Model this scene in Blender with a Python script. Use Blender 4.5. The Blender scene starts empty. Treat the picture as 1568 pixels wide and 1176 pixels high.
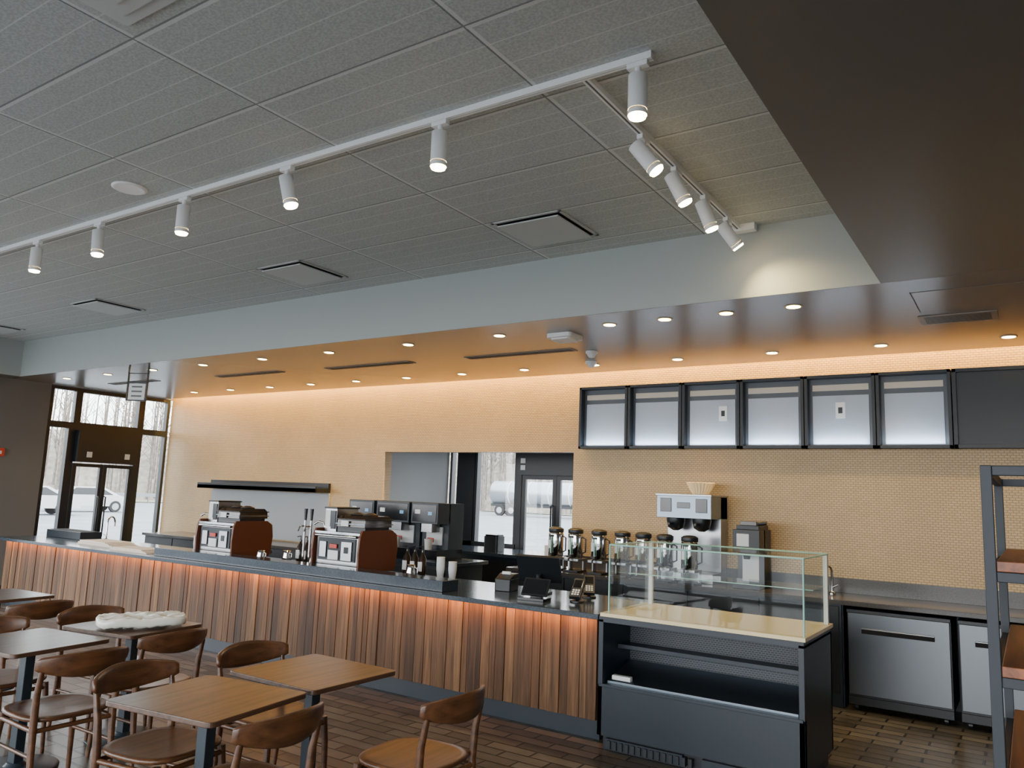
import bpy, math, random
from mathutils import Vector, Matrix
random.seed(7)
SC=bpy.context.scene
COL=SC.collection
# ------------------------------------------------------------------ materials
def _new(name):
    m=bpy.data.materials.new(name); m.use_nodes=True
    nt=m.node_tree; return m,nt,nt.nodes['Principled BSDF']
def mat(name,col,rough=0.5,metal=0.0,emit=None,es=0.0,bump=0.0,bscale=60,coat=0.0,var=0.0,spec=0.5):
    m,nt,b=_new(name)
    b.inputs['Base Color'].default_value=(*col,1); b.inputs['Roughness'].default_value=rough
    b.inputs['Metallic'].default_value=metal
    b.inputs['Specular IOR Level'].default_value=spec
    if coat: b.inputs['Coat Weight'].default_value=coat
    if emit: b.inputs['Emission Color'].default_value=(*emit,1); b.inputs['Emission Strength'].default_value=es
    tc=nt.nodes.new('ShaderNodeTexCoord'); n=nt.nodes.new('ShaderNodeTexNoise'); n.inputs['Scale'].default_value=bscale
    nt.links.new(tc.outputs['Object'],n.inputs['Vector'])
    if bump:
        bp=nt.nodes.new('ShaderNodeBump'); bp.inputs['Strength'].default_value=bump; bp.inputs['Distance'].default_value=0.004
        nt.links.new(n.outputs['Fac'],bp.inputs['Height']); nt.links.new(bp.outputs[0],b.inputs['Normal'])
    if var:
        r=nt.nodes.new('ShaderNodeValToRGB'); 
        r.color_ramp.elements[0].position=0.3; r.color_ramp.elements[1].position=0.7
        r.color_ramp.elements[0].color=(*[c*(1-var) for c in col],1); r.color_ramp.elements[1].color=(*[min(1,c*(1+var)) for c in col],1)
        nt.links.new(n.outputs['Fac'],r.inputs[0]); nt.links.new(r.outputs[0],b.inputs['Base Color'])
    return m
def emis(name,col,s):
    m,nt,b=_new(name); b.inputs['Base Color'].default_value=(*col,1)
    b.inputs['Emission Color'].default_value=(*col,1); b.inputs['Emission Strength'].default_value=s; return m
def wood(name,tones,axis='Z',rough=0.45,island=True,scale=1.0,coat=0.0,spec=0.5):
    m,nt,b=_new(name); N=nt.nodes; L=nt.links
    tc=N.new('ShaderNodeTexCoord'); mp=N.new('ShaderNodeMapping')
    sc={'X':(1.2,22,22),'Y':(22,1.2,22),'Z':(22,22,1.2)}[axis]
    mp.inputs['Scale'].default_value=[s*scale for s in sc]
    L.new(tc.outputs['Object'],mp.inputs['Vector'])
    g=N.new('ShaderNodeNewGeometry')
    n=N.new('ShaderNodeTexNoise'); n.noise_dimensions='4D'; n.inputs['Scale'].default_value=1.6; n.inputs['Detail'].default_value=6; n.inputs['Distortion'].default_value=0.6
    L.new(mp.outputs[0],n.inputs['Vector'])
    mu=N.new('ShaderNodeMath'); mu.operation='MULTIPLY'; mu.inputs[1].default_value=37.0
    L.new(g.outputs['Random Per Island'],mu.inputs[0]); L.new(mu.outputs[0],n.inputs['W'])
    r=N.new('ShaderNodeValToRGB'); r.color_ramp.elements[0].position=0.0
    el=r.color_ramp.elements
    el[0].color=(*tones[0],1); el[1].color=(*tones[-1],1)
    for i,t in enumerate(tones[1:-1]):
        e=el.new((i+1)/(len(tones)-1)); e.color=(*t,1)
    L.new(g.outputs['Random Per Island'],r.inputs[0])
    gr=N.new('ShaderNodeValToRGB'); gr.color_ramp.elements[0].position=0.32; gr.color_ramp.elements[1].position=0.68
    gr.color_ramp.elements[0].color=(0.45,0.42,0.40,1); gr.color_ramp.elements[1].color=(1.25,1.22,1.18,1)
    L.new(n.outputs['Fac'],gr.inputs[0])
    mx=N.new('ShaderNodeMix'); mx.data_type='RGBA'; mx.blend_type='MULTIPLY'; mx.inputs['Factor'].default_value=1
    L.new(r.outputs[0],mx.inputs['A']); L.new(gr.outputs[0],mx.inputs['B']); L.new(mx.outputs['Result'],b.inputs['Base Color'])
    b.inputs['Roughness'].default_value=rough; b.inputs['Specular IOR Level'].default_value=spec
    if coat: b.inputs['Coat Weight'].default_value=coat; b.inputs['Coat Roughness'].default_value=0.25
    bp=N.new('ShaderNodeBump'); bp.inputs['Strength'].default_value=0.15; bp.inputs['Distance'].default_value=0.003
    L.new(n.outputs['Fac'],bp.inputs['Height']); L.new(bp.outputs[0],b.inputs['Normal'])
    return m
def glass(name,tint=(1,1,1),refl=0.08,rough=0.0,k=0.5):
    m=bpy.data.materials.new(name); m.use_nodes=True; nt=m.node_tree; nt.nodes.clear(); N=nt.nodes; L=nt.links
    o=N.new('ShaderNodeOutputMaterial'); mx=N.new('ShaderNodeMixShader'); t=N.new('ShaderNodeBsdfTransparent'); g=N.new('ShaderNodeBsdfGlossy')
    t.inputs[0].default_value=(*tint,1); g.inputs['Roughness'].default_value=rough
    lw=N.new('ShaderNodeLayerWeight'); lw.inputs[0].default_value=0.25
    mr=N.new('ShaderNodeMath'); mr.operation='MULTIPLY_ADD'; mr.inputs[1].default_value=k; mr.inputs[2].default_value=refl
    L.new(lw.outputs['Fresnel'],mr.inputs[0]); L.new(mr.outputs[0],mx.inputs[0]); L.new(t.outputs[0],mx.inputs[1]); L.new(g.outputs[0],mx.inputs[2]); L.new(mx.outputs[0],o.inputs[0])
    return m
def brickmat(name,c1,c2,mortar,bw,rh,ms,rough,swz='XY',bump=0.3,offset=0.5,noise=0.0,nscale=6):
    m,nt,b=_new(name); N=nt.nodes; L=nt.links
    tc=N.new('ShaderNodeTexCoord'); sp=N.new('ShaderNodeSeparateXYZ'); cb=N.new('ShaderNodeCombineXYZ')
    L.new(tc.outputs['Object'],sp.inputs[0]); L.new(sp.outputs[swz[0]],cb.inputs[0]); L.new(sp.outputs[swz[1]],cb.inputs[1])
    br=N.new('ShaderNodeTexBrick'); br.inputs['Scale'].default_value=1; br.inputs['Brick Width'].default_value=bw; br.inputs['Row Height'].default_value=rh
    br.inputs['Mortar Size'].default_value=ms; br.inputs['Mortar Smooth'].default_value=0.3; br.offset=offset
    br.inputs['Color1'].default_value=(*c1,1); br.inputs['Color2'].default_value=(*c2,1); br.inputs['Mortar'].default_value=(*mortar,1)
    L.new(cb.outputs[0],br.inputs['Vector'])
    out=br.outputs['Color']
    nz=N.new('ShaderNodeTexNoise'); nz.inputs['Scale'].default_value=nscale; nz.inputs['Detail'].default_value=5
    L.new(tc.outputs['Object'],nz.inputs['Vector'])
    if noise:
        mr=N.new('ShaderNodeMapRange'); mr.inputs['From Min'].default_value=0.3; mr.inputs['From Max'].default_value=0.7; mr.inputs['To Min'].default_value=1-noise; mr.inputs['To Max'].default_value=1+noise
        L.new(nz.outputs['Fac'],mr.inputs['Value'])
        mx=N.new('ShaderNodeMix'); mx.data_type='RGBA'; mx.blend_type='MULTIPLY'; mx.inputs['Factor'].default_value=1
        L.new(out,mx.inputs['A']); L.new(mr.outputs[0],mx.inputs['B']); out=mx.outputs['Result']
    L.new(out,b.inputs['Base Color']); b.inputs['Roughness'].default_value=rough
    bp=N.new('ShaderNodeBump'); bp.inputs['Strength'].default_value=bump; bp.inputs['Distance'].default_value=0.01; bp.invert=True
    L.new(br.outputs['Fac'],bp.inputs['Height']); L.new(bp.outputs[0],b.inputs['Normal'])
    return m

M_black=mat('black_metal',(0.009,0.011,0.014),0.4)
M_blackgl=mat('black_gloss',(0.008,0.009,0.011),0.12)
M_case=mat('case_slate_paint',(0.011,0.019,0.028),0.40)
M_case2=mat('case_inner_dark',(0.012,0.015,0.019),0.5)
M_stone=mat('dark_quartz',(0.030,0.043,0.058),0.16,var=0.25,bscale=90)
M_stone2=mat('back_counter_quartz',(0.055,0.048,0.042),0.2,var=0.2,bscale=70)
M_kick=mat('kick_plate',(0.013,0.022,0.032),0.4)
M_steel=mat('brushed_steel',(0.36,0.37,0.38),0.28,1.0,bump=0.05,bscale=150)
M_steeld=mat('steel_door',(0.135,0.145,0.155),0.34,1.0)
M_steels=mat('steel_shelf',(0.24,0.29,0.34),0.35,1.0)
M_chrome=mat('chrome',(0.62,0.62,0.62),0.08,1.0)
M_white=mat('white_powdercoat',(0.95,0.95,0.94),0.4)
M_plate=mat('diffuser_white',(0.60,0.62,0.61),0.5)
M_plw=mat('white_plastic',(0.75,0.76,0.75),0.5)
M_leather=mat('brown_leather_panel',(0.12,0.030,0.008),0.45,bump=0.3,bscale=200)
M_cream=mat('cream_deck',(0.80,0.67,0.40),0.25)
M_soffit=mat('soffit_taupe_paint',(0.145,0.132,0.118),0.36,bump=0.03,bscale=30)
M_soffb=mat('soffit_back_paint',(0.20,0.162,0.125),0.27,bump=0.03,bscale=30)
M_bulk=mat('bulkhead_paint',(0.43,0.46,0.44),0.6)
M_wallg=mat('grey_wall_paint',(0.15,0.15,0.147),0.7)
M_walll=mat('light_grey_paint',(0.40,0.415,0.43),0.7)
M_slotw=mat('slot_white',(0.7,0.62,0.48),0.7)
M_blk=mat('gap_black',(0.004,0.004,0.004),0.8)
M_leg=mat('table_leg_slate',(0.012,0.022,0.031),0.45)
M_bean=mat('smoked_hopper',(0.03,0.018,0.012),0.1)
M_paper=mat('paper',(0.85,0.76,0.66),0.8,bump=0.2,bscale=20)
M_bag=mat('plastic_bag',(0.80,0.80,0.72),0.3,bump=0.9,bscale=14,coat=0.4)
M_red=mat('red_label',(0.55,0.05,0.03),0.5)
M_blue=mat('screen_blue',(0.08,0.2,0.35),0.2,emit=(0.15,0.4,0.7),es=0.5)
M_filter=mat('filter_paper',(0.88,0.72,0.45),0.8)
M_glassE=mat('glass_edge',(0.30,0.55,0.48),0.15,emit=(0.25,0.5,0.42),es=0.08)  # faint glow put into the edge colour; the glass is no lamp
M_glass=glass('clear_glass',(0.97,0.99,0.98),0.02,k=0.25)
M_win=glass('window_glass',(0.96,0.98,0.98),0.03,k=0.3)
M_lensW=emis('lamp_lens_warm',(1.0,0.76,0.40),34)
M_down=emis('downlight_lens',(1.0,0.74,0.34),30)
M_trim=mat('downlight_trim',(0.8,0.6,0.34),0.4)
M_tone=mat('taupe_trim',(0.22,0.185,0.15),0.5)
M_mpanel=mat('menu_acrylic',(0.40,0.45,0.52),0.3,emit=(0.62,0.76,0.95),es=0.05)  # weak emission stands in for room light on the acrylic
M_mpanelD=mat('menu_acrylic_smoked',(0.085,0.10,0.12),0.25)
M_mstrip=mat('menu_acrylic_bright',(0.45,0.40,0.33),0.3,emit=(0.95,0.85,0.7),es=0.10)  # warm emission put in to brighten the top strip
walnut=[(0.045,0.023,0.011),(0.125,0.066,0.031),(0.075,0.039,0.018),(0.225,0.130,0.062),(0.095,0.050,0.024),(0.17,0.093,0.044),(0.060,0.031,0.015)]
M_plank=wood('walnut_slats',walnut,'Z',0.5,spec=0.3)
M_table=wood('walnut_tabletop',[(0.090,0.048,0.029),(0.130,0.073,0.045),(0.11,0.060,0.036)],'Y',0.33,coat=0.25)
M_chair=wood('walnut_chair',[(0.085,0.035,0.014),(0.125,0.053,0.021)],'Y',0.35,scale=0.8,coat=0.2)
M_shelfw=wood('stained_shelf_wood',[(0.24,0.07,0.020),(0.28,0.085,0.025)],'Y',0.4)
M_shelfm=mat('shelf_metal',(0.008,0.014,0.021),0.5)
M_floor=brickmat('floor_tile',(0.060,0.053,0.044),(0.150,0.133,0.110),(0.018,0.016,0.013),0.36,0.12,0.009,0.30,'XY',0.4,0.5,0.2,5)
M_tile=brickmat('mosaic_tile',(0.56,0.385,0.185),(0.62,0.435,0.215),(0.37,0.245,0.11),0.045,0.022,0.004,0.42,'XZ',0.6,0.5,0.07,2)
M_perf=brickmat('perforated_panel',(0.012,0.014,0.017),(0.012,0.014,0.017),(0.10,0.12,0.14),0.024,0.014,0.002,0.5,'XZ',0.3)
def ceilmat():
    m,nt,b=_new('acoustic_ceiling_tile'); N=nt.nodes; L=nt.links
    tc=N.new('ShaderNodeTexCoord'); sp=N.new('ShaderNodeSeparateXYZ'); L.new(tc.outputs['Object'],sp.inputs[0])
    def line(out,period,off,w):
        a=N.new('ShaderNodeMath'); a.operation='ADD'; a.inputs[1].default_value=off+100*period; L.new(out,a.inputs[0])
        k=N.new('ShaderNodeMath'); k.operation='MODULO'; k.inputs[1].default_value=period; L.new(a.outputs[0],k.inputs[0])
        l=N.new('ShaderNodeMath'); l.operation='LESS_THAN'; l.inputs[1].default_value=w; L.new(k.outputs[0],l.inputs[0]); return l.outputs[0]
    a=line(sp.outputs['X'],1.38,1.965,0.010); c=line(sp.outputs['Y'],0.69,-1.75,0.010); f=line(sp.outputs['Y'],0.1725,-1.75,0.008)
    a2=line(sp.outputs['X'],1.38,1.965-0.012,0.020); c2=line(sp.outputs['Y'],0.69,-1.75-0.012,0.020)
    nz=N.new('ShaderNodeTexNoise'); nz.inputs['Scale'].default_value=75; nz.inputs['Detail'].default_value=3; L.new(tc.outputs['Object'],nz.inputs['Vector'])
    r=N.new('ShaderNodeValToRGB'); r.color_ramp.elements[0].position=0.36; r.color_ramp.elements[1].position=0.62
    r.color_ramp.elements[0].color=(0.45,0.478,0.465,1); r.color_ramp.elements[1].color=(0.57,0.60,0.585,1); L.new(nz.outputs['Fac'],r.inputs[0])
    def mix(fac,A,colr,amt):
        mm=N.new('ShaderNodeMath'); mm.operation='MULTIPLY'; mm.inputs[1].default_value=amt; L.new(fac,mm.inputs[0])
        x=N.new('ShaderNodeMix'); x.data_type='RGBA'; L.new(mm.outputs[0],x.inputs['Factor']); L.new(A,x.inputs['A']); x.inputs['B'].default_value=(*colr,1); return x.outputs['Result']
    o=mix(f,r.outputs[0],(0.80,0.82,0.81),0.5)
    m2=N.new('ShaderNodeMath'); m2.operation='MAXIMUM'; L.new(a2,m2.inputs[0]); L.new(c2,m2.inputs[1])
    o=mix(m2.outputs[0],o,(0.74,0.76,0.75),0.8)
    mxm=N.new('ShaderNodeMath'); mxm.operation='MAXIMUM'; L.new(a,mxm.inputs[0]); L.new(c,mxm.inputs[1])
    o=mix(mxm.outputs[0],o,(0.10,0.11,0.11),0.7)
    L.new(o,b.inputs['Base Color']); b.inputs['Roughness'].default_value=0.85
    bp=N.new('ShaderNodeBump'); bp.inputs['Strength'].default_value=0.35; bp.inputs['Distance'].default_value=0.004
    L.new(nz.outputs['Fac'],bp.inputs['Height']); L.new(bp.outputs[0],b.inputs['Normal'])
    return m
M_ceil=ceilmat()

# ------------------------------------------------------------------ mesh builder
class B:
    def __init__(s,name): s.name=name; s.v=[]; s.f=[]; s.mi=[]; s.sm=[]; s.mats=[]; s.M=Matrix()
    def add(s,vs,fs,m,smooth=False):
        if m not in s.mats: s.mats.append(m)
        k=s.mats.index(m); o=len(s.v)
        s.v+= [tuple(s.M@Vector(p)) for p in vs]
        for f in fs: s.f.append([i+o for i in f]); s.mi.append(k); s.sm.append(smooth)
        return s
    def box(s,a,b,m):
        x0,y0,z0=[min(a[i],b[i]) for i in range(3)]; x1,y1,z1=[max(a[i],b[i]) for i in range(3)]
        return s.add([(x0,y0,z0),(x1,y0,z0),(x1,y1,z0),(x0,y1,z0),(x0,y0,z1),(x1,y0,z1),(x1,y1,z1),(x0,y1,z1)],
          [(0,3,2,1),(4,5,6,7),(0,1,5,4),(1,2,6,5),(2,3,7,6),(3,0,4,7)],m)
    def tube(s,pts,rad,m,n=12,caps=True):
        pts=[Vector(p) for p in pts]
        if not isinstance(rad,(list,tuple)): rad=[rad]*len(pts)
        vs=[];fs=[];ref=None
        for i,p in enumerate(pts):
            t=(pts[min(i+1,len(pts)-1)]-pts[max(i-1,0)]).normalized()
            if ref is None: ref=Vector((0,0,1)) if abs(t.z)<0.9 else Vector((1,0,0))
            u=(ref-t*ref.dot(t)).normalized(); w=t.cross(u); ref=u
            for k in range(n):
                a=2*math.pi*k/n; vs.append(p+(u*math.cos(a)+w*math.sin(a))*rad[i])
        for i in range(len(pts)-1):
            for k in range(n):
                k2=(k+1)%n; fs.append((i*n+k,i*n+k2,(i+1)*n+k2,(i+1)*n+k))
        s.add(vs,fs,m,True)
        if caps:
            s.add(vs[:n],[tuple(range(n))[::-1]],m); s.add(vs[-n:],[tuple(range(n))],m)
        return s
    def cyl(s,p0,p1,r,m,r1=None,n=20,caps=True): return s.tube([p0,p1],[r,r if r1 is None else r1],m,n,caps)
    def lathe(s,c,prof,m,n=28,smooth=True):
        vs=[];fs=[]
        for r,z in prof:
            for k in range(n):
                a=2*math.pi*k/n; vs.append((c[0]+r*math.cos(a),c[1]+r*math.sin(a),c[2]+z))
        for i in range(len(prof)-1):
            for k in range(n):
                k2=(k+1)%n; fs.append((i*n+k,i*n+k2,(i+1)*n+k2,(i+1)*n+k))
        s.add(vs,fs,m,smooth)
        s.add(vs[:n],[tuple(range(n))[::-1]],m); s.add(vs[-n:],[tuple(range(n))],m); return s
    def prism(s,poly,z0,z1,m):
        n=len(poly); vs=[(x,y,z0) for x,y in poly]+[(x,y,z1) for x,y in poly]
        fs=[tuple(range(n))[::-1],tuple(range(n,2*n))]+[(i,(i+1)%n,n+(i+1)%n,n+i) for i in range(n)]
        return s.add(vs,fs,m)
    def sect(s,poly,x0,x1,m):
        n=len(poly); vs=[(x0,y,z) for y,z in poly]+[(x1,y,z) for y,z in poly]
        fs=[tuple(range(n))[::-1],tuple(range(n,2*n))]+[(i,(i+1)%n,n+(i+1)%n,n+i) for i in range(n)]
        return s.add(vs,fs,m)
    def pad(s,c,w,d,th,dish,m,p=4,rings=7,n=40,fn=None):
        vs=[];fs=[]
        def row(f,z):
            for k in range(n):
                a=2*math.pi*k/n; ca,sa=math.cos(a),math.sin(a)
                r=1/((abs(ca)**p+abs(sa)**p)**(1/p))
                x=c[0]+w/2*f*r*ca; y=c[1]+d/2*f*r*sa
                dz=fn(x,y,f) if fn else 0
                vs.append((x,y,c[2]+z(f)+dz))
        top=lambda f: th/2+dish*f*f-(0.25*th if f>0.97 else 0)
        bot=lambda f: -th/2+dish*f*f+(0.25*th if f>0.97 else 0)
        fr=[0.02]+[i/rings for i in range(1,rings)]+[0.965,1.0]
        for f in fr: row(f,top)
        for f in fr[::-1]: row(f,bot)
        R=2*len(fr)
        for i in range(R-1):
            for k in range(n):
                k2=(k+1)%n; fs.append((i*n+k,(i+1)*n+k,(i+1)*n+k2,i*n+k2))
        fs.append(tuple(range(n))); fs.append(tuple(range((R-1)*n,R*n))[::-1])
        return s.add(vs,fs,m,True)
    def done(s,loc=(0,0,0),rz=0,bevel=0.0,seg=2):
        me=bpy.data.meshes.new(s.name); me.from_pydata(s.v,[],s.f)
        for m in s.mats: me.materials.append(m)
        for i,p in enumerate(me.polygons): p.material_index=s.mi[i]; p.use_smooth=s.sm[i]
        me.update()
        o=bpy.data.objects.new(s.name,me); COL.objects.link(o); o.location=loc; o.rotation_euler=(0,0,rz)
        if bevel:
            bv=o.modifiers.new('bevel','BEVEL'); bv.width=bevel; bv.segments=seg; bv.limit_method='ANGLE'; bv.angle_limit=math.radians(50)
        return o
def dup(o,loc,rz=0):
    n=bpy.data.objects.new(o.name.split('.')[0],o.data); COL.objects.link(n); n.location=loc; n.rotation_euler=(0,0,rz)
    for md in o.modifiers:
        if md.type=='BEVEL':
            b=n.modifiers.new('bevel','BEVEL'); b.width=md.width; b.segments=md.segments; b.limit_method='ANGLE'; b.angle_limit=md.angle_limit
    return n
def rrect(w,d,r,n=6):
    P=[]
    for cx,cy,a0 in((1,1,0),(-1,1,90),(-1,-1,180),(1,-1,270)):
        for i in range(n+1):
            a=math.radians(a0+90*i/n); P.append((cx*(w/2-r)+r*math.cos(a),cy*(d/2-r)+r*math.sin(a)))
    return P
def light(kind,name,loc,target,energy,col,size=0.1,size_y=None,spot=60,blend=0.5):
    l=bpy.data.lights.new(name,kind); l.energy=energy; l.color=col
    if kind=='AREA':
        l.shape='RECTANGLE' if size_y else 'SQUARE'; l.size=size
        if size_y: l.size_y=size_y
    elif kind=='SPOT': l.spot_size=math.radians(spot); l.spot_blend=blend; l.shadow_soft_size=size
    else: l.shadow_soft_size=size
    o=bpy.data.objects.new(name,l); COL.objects.link(o); o.location=loc
    d=Vector(target)-Vector(loc); o.rotation_euler=d.to_track_quat('-Z','Y').to_euler(); return o

XL,XR,YB,YF=-12.84,3.5,8.22,-4.0
ZS,ZC=3.2,3.73
YK=5.47; XK=-0.76; XKL=-12.45
# ------------------------------------------------------------------ room shell
B('floor').box((XL-0.2,YF-0.2,-0.1),(XR+0.2,10.0,0),M_floor).done()
B('ceiling').box((XKL,YF,ZC),(XK,YK,ZC+0.05),M_ceil).done()
B('light_block_slab').box((XL-0.2,YF-0.2,ZC+0.06),(XR+0.2,10.0,ZC+0.2),M_slotw).done()  # unseen slab added above the ceilings to block light
b=B('ceiling_soffit_back')
b.box((XL,YK+0.004,ZS),(XR,8.08,ZC+0.05),M_soffb); b.box((XKL,YK,ZS+0.001),(XK,YK+0.004,ZC),M_bulk); b.done()
B('ceiling_soffit_right').box((XK,YF,ZS),(XR,YK+0.003,ZC+0.05),M_soffit).done()
b=B('ceiling_soffit_left'); b.box((XL,YF,ZS),(XKL-0.004,YK+0.003,ZC+0.05),M_soffit); b.box((XKL-0.004,YF,ZS+0.001),(XKL,YK,ZC),M_bulk); b.done()
OX0,OX1,OZ=-7.61,-4.56,2.27
b=B('wall_back')
b.box((XL,YB,0),(OX0,YB+0.15,ZC+0.05),M_tile); b.box((OX1,YB,0),(XR,YB+0.15,ZC+0.05),M_tile); b.box((OX0,YB,OZ),(OX1,YB+0.15,ZC+0.05),M_tile); b.done()
B('wall_right').box((XR,YF,0),(XR+0.15,YB+0.15,ZC+0.05),M_wallg).done()
b=B('wall_left'); b.box((XL-0.15,4.4,0),(XL,6.12,ZC+0.05),M_wallg); b.box((XL-0.15,YF,ZS),(XL,4.4,ZC+0.05),M_wallg); b.box((XL-0.15,6.12,ZS),(XL,YB+0.15,ZC+0.05),M_wallg); b.box((XL-0.15,YF,0),(XL,4.4,0.12),M_wallg); b.done()
b=B('baseboard_left'); b.box((XL,4.4,0),(XL+0.015,6.12,0.12),M_kick); b.done()
b=B('wall_recess'); b.box((OX0-0.12,YB+0.15,0),(OX0,9.70,2.75),M_walll); b.box((OX1,YB+0.15,0),(OX1+0.12,9.70,2.75),M_walll); b.box((OX0-0.12,YB+0.15,2.65),(OX1+0.12,9.85,2.75),M_walll); b.box((OX0-0.12,9.70,2.47),(OX1,9.85,2.65),M_wallg);b.done()
def frameY(b,y0,y1,x,z0,z1,w=0.05,d=0.1):
    b.box((x-d,y0,z0),(x,y0+w,z1),M_black); b.box((x-d,y1-w,z0),(x,y1,z1),M_black)
    b.box((x-d,y0+w,z0),(x,y1-w,z0+w),M_black); b.box((x-d,y0+w,z1-w),(x,y1-w,z1),M_black)
def frameX(b,x0,x1,y,z0,z1,w=0.05,d=0.1):
    b.box((x0,y,z0),(x0+w,y+d,z1),M_black); b.box((x1-w,y,z0),(x1,y+d,z1),M_black)
    b.box((x0+w,y,z0),(x1-w,y+d,z0+w),M_black); b.box((x0+w,y,z1-w),(x1-w,y+d,z1),M_black)
b=B('window_1'); x=XL-0.02
frameY(b,6.13,6.52,x,0.02,2.58); frameY(b,7.68,8.20,x,0.02,2.58)
frameY(b,6.13,6.58,x,2.58,3.19); frameY(b,6.58,7.68,x,2.58,3.19,0.06); frameY(b,7.68,8.20,x,2.58,3.19)
b.box((x-0.05,6.13,0.02),(x-0.045,6.52,3.19),M_win); b.box((x-0.05,7.68,0.02),(x-0.045,8.2,3.19),M_win); b.box((x-0.05,6.52,2.6),(x-0.045,7.68,3.19),M_win); b.done()
b=B('door_1'); frameY(b,6.52,7.68,x,0.02,2.58,0.07)
b.box((x-0.10,6.59,2.0),(x+0.12,7.61,2.51),M_black)
frameY(b,6.60,7.095,x+0.01,0.03,1.98,0.055,0.06); frameY(b,7.105,7.60,x+0.01,0.03,1.98,0.055,0.06)
b.box((x-0.03,6.65,0.08),(x-0.025,7.55,1.93),M_win)
for yy in (7.04,7.16): b.tube([(x+0.01,yy,0.8),(x+0.06,yy,0.8),(x+0.06,yy,1.45),(x+0.01,yy,1.45)],0.012,M_black,8)
for yy in (6.78,7.42): b.box((x+0.12,yy-0.04,2.08),(x+0.135,yy+0.04,2.17),M_plw)
b.done()
b=B('window_2'); 
for k in range(7): frameY(b,YF+k*1.2,YF+(k+1)*1.2,x,0.12,3.19,0.04)
b.done()
b=B('window_3')
for k in range(11): frameX(b,XL+k*1.48,XL+(k+1)*1.48,YF-0.1,0.0,3.19,0.05)
b.done()
B('wall_front').box((XL-0.15,YF-0.15,ZS),(XR+0.15,YF,ZC+0.05),M_wallg).done()
y=9.72
b=B('window_4'); frameX(b,-7.60,-7.42,y,0.12,2.45,0.04); b.box((-7.42,y-0.015,0.12),(-7.12,y+0.1,2.45),M_black); frameX(b,-7.12,-6.33,y,0.12,2.45,0.05)
b.box((-7.4,y-0.015,0.12),(-6.34,y,1.02),M_black)
b.box((-7.12,y+0.05,0.9),(-6.33,y+0.055,2.45),M_win); b.box((-5.0,y,0.12),(OX1,y+0.1,2.45),M_wallg); b.done()
b=B('door_2'); frameX(b,-6.33,-5.0,y,0.12,2.45,0.07); b.box((-6.26,y-0.12,2.03),(-5.07,y+0.08,2.38),M_black)
frameX(b,-6.25,-5.67,y+0.01,0.12,2.03,0.06,0.05); frameX(b,-5.66,-5.07,y+0.01,0.12,2.03,0.06,0.05); b.box((-6.25,y+0.03,0.9),(-5.07,y+0.035,2.0),M_win)
b.tube([(-5.72,y+0.01,1.2),(-5.72,y-0.04,1.2),(-5.72,y-0.04,1.6),(-5.72,y+0.01,1.6)],0.012,M_black,8)
for zz in (2.1,2.2): b.box((-6.2,y-0.13,zz),(-6.12,y-0.12,zz+0.07),M_plw)
b.done()
light('AREA','cove_led_light',(-4.5,8.15,3.55),(-4.5,8.165,0),1050,(1.0,0.58,0.14),16.4,0.05)

# ------------------------------------------------------------------ service counter
CX0,CX1=-11.75,-2.68
b=B('service_counter')
b.box((CX0+0.03,5.32,0.0),(CX1,6.15,0.14),M_kick)
b.box((CX0+0.01,5.285,0.14),(CX1,6.15,0.865),M_black)
x=CX0+0.005
while x<CX1-0.02:
    w=random.choice([0.055,0.07,0.085,0.10]); x2=min(x+w,CX1)
    dd=random.choice([0,0.004,0.008])
    b.box((x,5.26-dd,0.145),(x2-0.003,5.285,0.865),M_plank); x=x2
yy=5.27
while yy<6.14:
    w=random.choice([0.07,0.085,0.1]); b.box((CX0-0.01,yy,0.145),(CX0+0.01,min(6.15,yy+w-0.003),0.865),M_plank); yy+=w
b.box((CX0-0.08,5.14,0.868),(CX1+0.06,6.2,0.905),M_stone)
b.done(bevel=0.002)
B('bar_ledge').box((-8.25,5.24,0.906),(-4.12,5.46,0.995),M_stone).done(bevel=0.003)
light('AREA','counter_led_light',((CX0+CX1)/2,5.185,0.862),((CX0+CX1)/2,5.50,0.55),40,(1.0,0.32,0.03),CX1-CX0,0.015)

# ------------------------------------------------------------------ display case
x0,x1,y0,y1=-2.6,-1.2,5.12,5.9
b=B('pastry_display_case')
b.box((x0+0.03,y0+0.04,0.0),(x1-0.03,y1-0.02,0.10),M_black)
b.box((x0,y0,0.10),(x1,y0+0.04,0.44),M_case)
b.box((x0,y0,0.10),(x0+0.035,y1,0.88),M_case); b.box((x1-0.035,y0,0.10),(x1,y1,0.88),M_case)
b.box((x0,y1-0.03,0.10),(x1,y1,0.88),M_case); b.box((x0+0.035,y0+0.04,0.1),(x1-0.035,y1-0.03,0.3),M_case2)
b.box((x0+0.035,y1-0.33,0.3),(x1-0.035,y1-0.31,0.85),M_perf)
b.box((x0,y0,0.86),(x1,y1,0.90),M_case)
b.sect([(y0+0.05,0.44),(y0+0.42,0.53),(y0+0.42,0.55),(y0+0.05,0.46)],x0+0.05,x1-0.05,M_steels)
b.box((x0+0.04,y0+0.24,0.66),(x1-0.04,y0+0.44,0.67),M_case)
b.box((x0+0.04,y0+0.23,0.655),(x1-0.04,y0+0.24,0.685),M_case)
b.box((x0+0.01,y0-0.006,0.425),(x1-0.01,y0+0.04,0.445),M_kick)
for i in range(14): b.box((x0+0.08+i*0.045,y0-0.003,0.02),(x0+0.105+i*0.045,y0+0.045,0.075),M_case2)
b.box((x0+0.06,y0+0.01,0.02),(x0+0.62,y0+0.04,0.085),M_case); b.box((x0+0.75,y0+0.01,0.02),(x1-0.06,y0+0.04,0.085),M_case)
b.box((x0+0.01,y0-0.005,0.90),(x1+0.01,y1+0.02,0.925),M_cream)
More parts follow.
